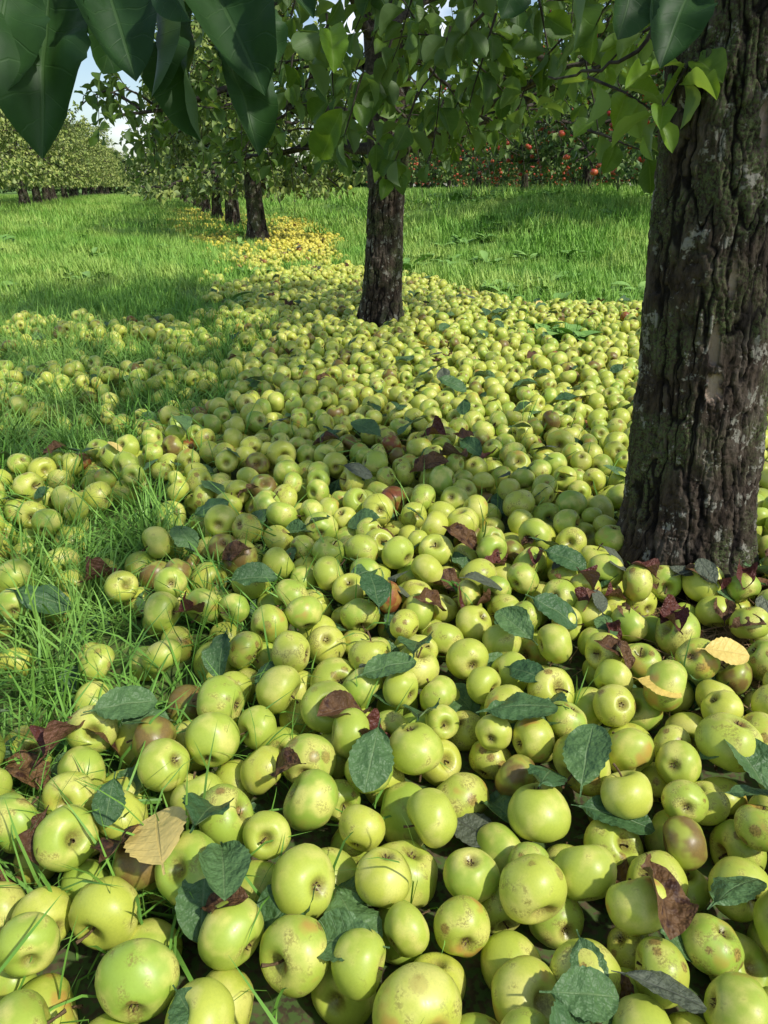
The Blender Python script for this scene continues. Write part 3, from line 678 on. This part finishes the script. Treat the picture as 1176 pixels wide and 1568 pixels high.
for a in [(78, -50, .50, 60, 222, .46, 150, (.2, -1, .5)), (20, -70, .48, -15, 140, .45, 120, (.6, -1, .3)), (150, -60, .5, 205, 108, .47, 120, (.3, -1, .5)), (225, -20, .5, 243, 140, .47, 35, (1, -.2, .3)),
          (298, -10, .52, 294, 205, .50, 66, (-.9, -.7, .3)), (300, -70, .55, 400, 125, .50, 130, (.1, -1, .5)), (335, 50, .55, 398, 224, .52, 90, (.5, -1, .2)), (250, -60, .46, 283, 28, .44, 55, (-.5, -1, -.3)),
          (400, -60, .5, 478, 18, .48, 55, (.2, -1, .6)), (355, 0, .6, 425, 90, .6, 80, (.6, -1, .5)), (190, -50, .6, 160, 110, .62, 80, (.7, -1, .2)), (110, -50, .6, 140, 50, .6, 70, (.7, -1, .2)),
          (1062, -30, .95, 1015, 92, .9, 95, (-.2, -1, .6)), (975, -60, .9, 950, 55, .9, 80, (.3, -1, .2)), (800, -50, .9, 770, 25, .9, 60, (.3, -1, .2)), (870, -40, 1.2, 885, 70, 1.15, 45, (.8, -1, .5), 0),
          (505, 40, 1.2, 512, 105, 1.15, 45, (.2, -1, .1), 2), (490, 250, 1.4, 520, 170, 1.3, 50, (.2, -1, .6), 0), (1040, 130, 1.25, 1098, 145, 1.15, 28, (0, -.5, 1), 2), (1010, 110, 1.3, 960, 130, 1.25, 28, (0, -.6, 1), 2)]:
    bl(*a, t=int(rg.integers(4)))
for k in range(14):  # unseen leaf sprays added above the camera to shade the overhead leaves
    c = np.array([.12, .12, 1.42])+rg.normal(0, 1, 3)*[.22, .18, .10]
    B, D, N = spray(tw, c, rg.normal(0, 1, 3)*[1, 1, .3], .22, 8, rg, droop=.2, rad=.003)
    leaves(ll, B, D, N, rg.uniform(.8, 1.1, 8)*.085, TM_mid, 0, rg)
I1 = -o1
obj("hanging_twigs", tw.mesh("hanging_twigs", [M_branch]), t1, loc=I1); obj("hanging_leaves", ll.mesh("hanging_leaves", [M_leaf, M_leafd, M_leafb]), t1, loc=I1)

# ---- tree 2
t2 = empty("apple_tree", (-.02, 4.4, float(gz(-.02, 4.4))))
obj("trunk", trunk_mesh("trunk_second", (-.06, 1.5), lambda z: -.01+.06*z, lambda z: 0*z, lambda z: np.interp(z, [0, .2, .6, 1.5], [.118, .106, .102, .085]), 190, 400, 8, amp=.013, flare=.4, fx=.8), t2)
br, lf, B = make_tree(22, 3.3, 1.6, .98, 17, 8, 6, 9, .078, TM_mid, [M_leafc], .82, "second_crown", fp=1.6, floor=lambda B: .82+.42*np.maximum(B[:, 0]-.25, 0))
obj("branches", br, t2); obj("leaves", lf, t2)

# ---- generic far trees
far = []
for k in range(3):
    far.append(make_tree(50+k*7, 3.9, 1.8, .85, 16, 8, 6, 8, .118, TM_low, [M_leaff], .55, "far_crown_%d" % k, twigtube=False, fp=1.25))
def remat(me, mm, nm):
    c = me.copy(); c.name = nm; c.materials.clear(); c.materials.append(mm); return c
dark = [remat(f[1], M_leafr, "dark_crown_%d" % k) for k, f in enumerate(far)]
lite = [remat(f[1], M_leafl, "light_crown_%d" % k) for k, f in enumerate(far)]
ftr = [trunk_mesh("far_trunk_%d" % k, (-.08, 1.3), (lambda z, k=k: .09*(k-1)*z), lambda z: 0*z, lambda z: np.interp(z, [0, .3, 1.3], [.16, .13, .10]), 48, 60, 30+k, amp=.016, fx=.4, fz=.5) for k in range(3)]
def fruit(k, B, mm, nf, r):
    rg = np.random.default_rng(k); mb = MB(); idx = rg.choice(len(B), nf, replace=False)
    t = np.linspace(.05, np.pi-.05, 7); ph = np.arange(10)*2*np.pi/10; T, P = np.meshgrid(t, ph, indexing='ij')
    V0 = np.stack([np.sin(T)*np.cos(P), np.sin(T)*np.sin(P), .88*np.cos(T)-.25*np.exp(-(np.sin(T)/.3)**2)*np.sign(np.cos(T))], -1).reshape(-1, 3)
    i, j = np.meshgrid(np.arange(6), np.arange(10), indexing='ij'); j2 = (j+1) % 10
    Q0 = np.stack([i*10+j, (i+1)*10+j, (i+1)*10+j2, i*10+j2], -1).reshape(-1, 4)
    for q in idx:
        rad = math.hypot(B[q][0], B[q][1]); o_ = np.array([B[q][0], B[q][1], 0])/(rad+.01)
        mb.add(V0*r*rg.uniform(.85, 1.15)+B[q]+o_*.12-[0, 0, .07], Q0)
    return mb.mesh("fruit_%d" % k, [mm])
redf = [fruit(k, far[k][2], M_red, 360, .042) for k in range(3)]; yelf = [fruit(10+k, far[k][2], M_yel, 30, .038) for k in range(3)]
def place(parent, x, y, k, s, rot, leafset=None, fr=None, sub="", ts=1., dz=0.):
    z = float(gz(x, y))
    if parent is None: e = empty("apple_tree", (x, y, z)); e.rotation_euler = (0, 0, rot); e.scale = (s, s, s); off = dict(); off2 = dict(loc=(0, 0, dz)); par = e
    else: par = parent; off = dict(loc=(x, y, z), rotz=rot, scale=s); off2 = dict(loc=(x, y, z+dz), rotz=rot, scale=s)
    o = obj("trunk"+sub, ftr[k], par, **off); o.scale = (o.scale[0]*ts, o.scale[1]*ts, o.scale[2]); obj("branches"+sub, far[k][0], par, **off2)
    obj("leaves"+sub, leafset[k] if leafset else far[k][1], par, **off2)
    if fr: obj("fruit"+sub, fr[k], par, **off2)
q = 0
for y in [12.5, 16.3, 20.5, 25, 29.5, 34, 39, 45, 52, 60]:
    place(None, float(xc(y)), y, q % 3, R.uniform(.95, 1.1), R.uniform(0, 6.28), None, yelf); q += 1
rx = lambda y: 3.5-.075*(y-13.9)
for y in [10.2, 13.9, 18.2, 23.7, 29, 35, 42, 50]:
    place(None, float(rx(y)+(.25 if y < 13 else 0)), y, q % 3, R.uniform(.88, 1.0), R.uniform(0, 6.28), dark, redf, ts=.65, dz=-.16); q += 1
dm = empty("distant_orchard_trees")
for y in np.arange(19, 100, 3.6):
    place(dm, -12.4-.286*(y-28)+R.normal(0, .15), y, q % 3, R.uniform(1.02, 1.2), R.uniform(0, 6.28), lite, None, "_row"); q += 1
for y in np.arange(24, 50, 6):
    place(dm, -17.5-.286*(y-28)+R.normal(0, .15), y, q % 3, R.uniform(1.05, 1.2), R.uniform(0, 6.28), lite, None, "_row"); q += 1
for y in np.arange(12, 50, 4.4):
    place(dm, rx(y)+4.6, y, q % 3, R.uniform(.95, 1.1), R.uniform(0, 6.28), dark, redf, "_row", ts=.65, dz=-.3); q += 1
rg = np.random.default_rng(77); hb = MB(); n = 16000
hx = np.concatenate([rg.uniform(-60, 0, n//2), rg.uniform(-4, 34, n//2)])
hy = np.where(np.arange(n) < n//2, 86-.25*np.abs(hx), 60-.95*np.maximum(hx, 0))+rg.normal(0, .7, n)
hh = (2.4+1.4*fbm(hx*.25, hx*0, 0, 3, 4)); hz = rg.uniform(0, 1, n)**.9*hh
leaves(hb, np.stack([hx, hy, hz+gz(hx, hy)], -1), rg.normal(0, 1, (n, 3)), rg.normal(0, 1, (n, 3))+[0, -.6, .6], rg.uniform(.35, .65, n), TM_low, 0, rg)
obj("distant_hedge", hb.mesh("distant_hedge", [M_hedge]))

# ------------------------------------------------------------------ sky, sun, camera
SUN = Vector((.80, -.60, 0)).normalized(); EL = math.radians(47)
sd = Vector((SUN.x*math.cos(EL), SUN.y*math.cos(EL), math.sin(EL)))
wd = bpy.data.worlds.new("World"); scene.world = wd; wd.use_nodes = True
nt = NT(wd.node_tree); bg = wd.node_tree.nodes['Background']
sky = nt.add('ShaderNodeTexSky', sky_type='NISHITA'); sky.sun_disc = False; sky.sun_elevation = EL; sky.sun_rotation = math.atan2(sd.x, sd.y)
tc = nt.add('ShaderNodeTexCoord').outputs['Generated']
mp = nt.add('ShaderNodeMapping'); nt.l.new(tc, mp.inputs[0]); mp.inputs['Scale'].default_value = (1, 1, 2.6)
cl = nt.ramp(nt.noise(mp.outputs[0], 3.2, 4, rough=.6), .54, .70, 0, .8)
nt.l.new(nt.mix(cl, sky.outputs[0], (9., 9.3, 9.8)), bg.inputs[0]); bg.inputs[1].default_value = .15
sl = bpy.data.lights.new("sun", 'SUN'); sl.energy = 3.5; sl.angle = math.radians(1.5); sl.color = (1, .96, .89)
so = obj("sun", sl); so.rotation_euler = sd.to_track_quat('Z', 'Y').to_euler(); so.location = (5, -5, 8)
cam = bpy.data.cameras.new("camera"); co = obj("camera", cam); co.location = (0, 0, H); co.rotation_euler = (math.pi/2-PITCH, 0, 0)
cam.sensor_fit = 'VERTICAL'; cam.sensor_height = 36; cam.lens = 36*F/1568; cam.clip_start = .01; cam.clip_end = 2000
scene.camera = co
scene.view_settings.view_transform = 'Standard'; scene.view_settings.look = 'None'; scene.view_settings.exposure = 0
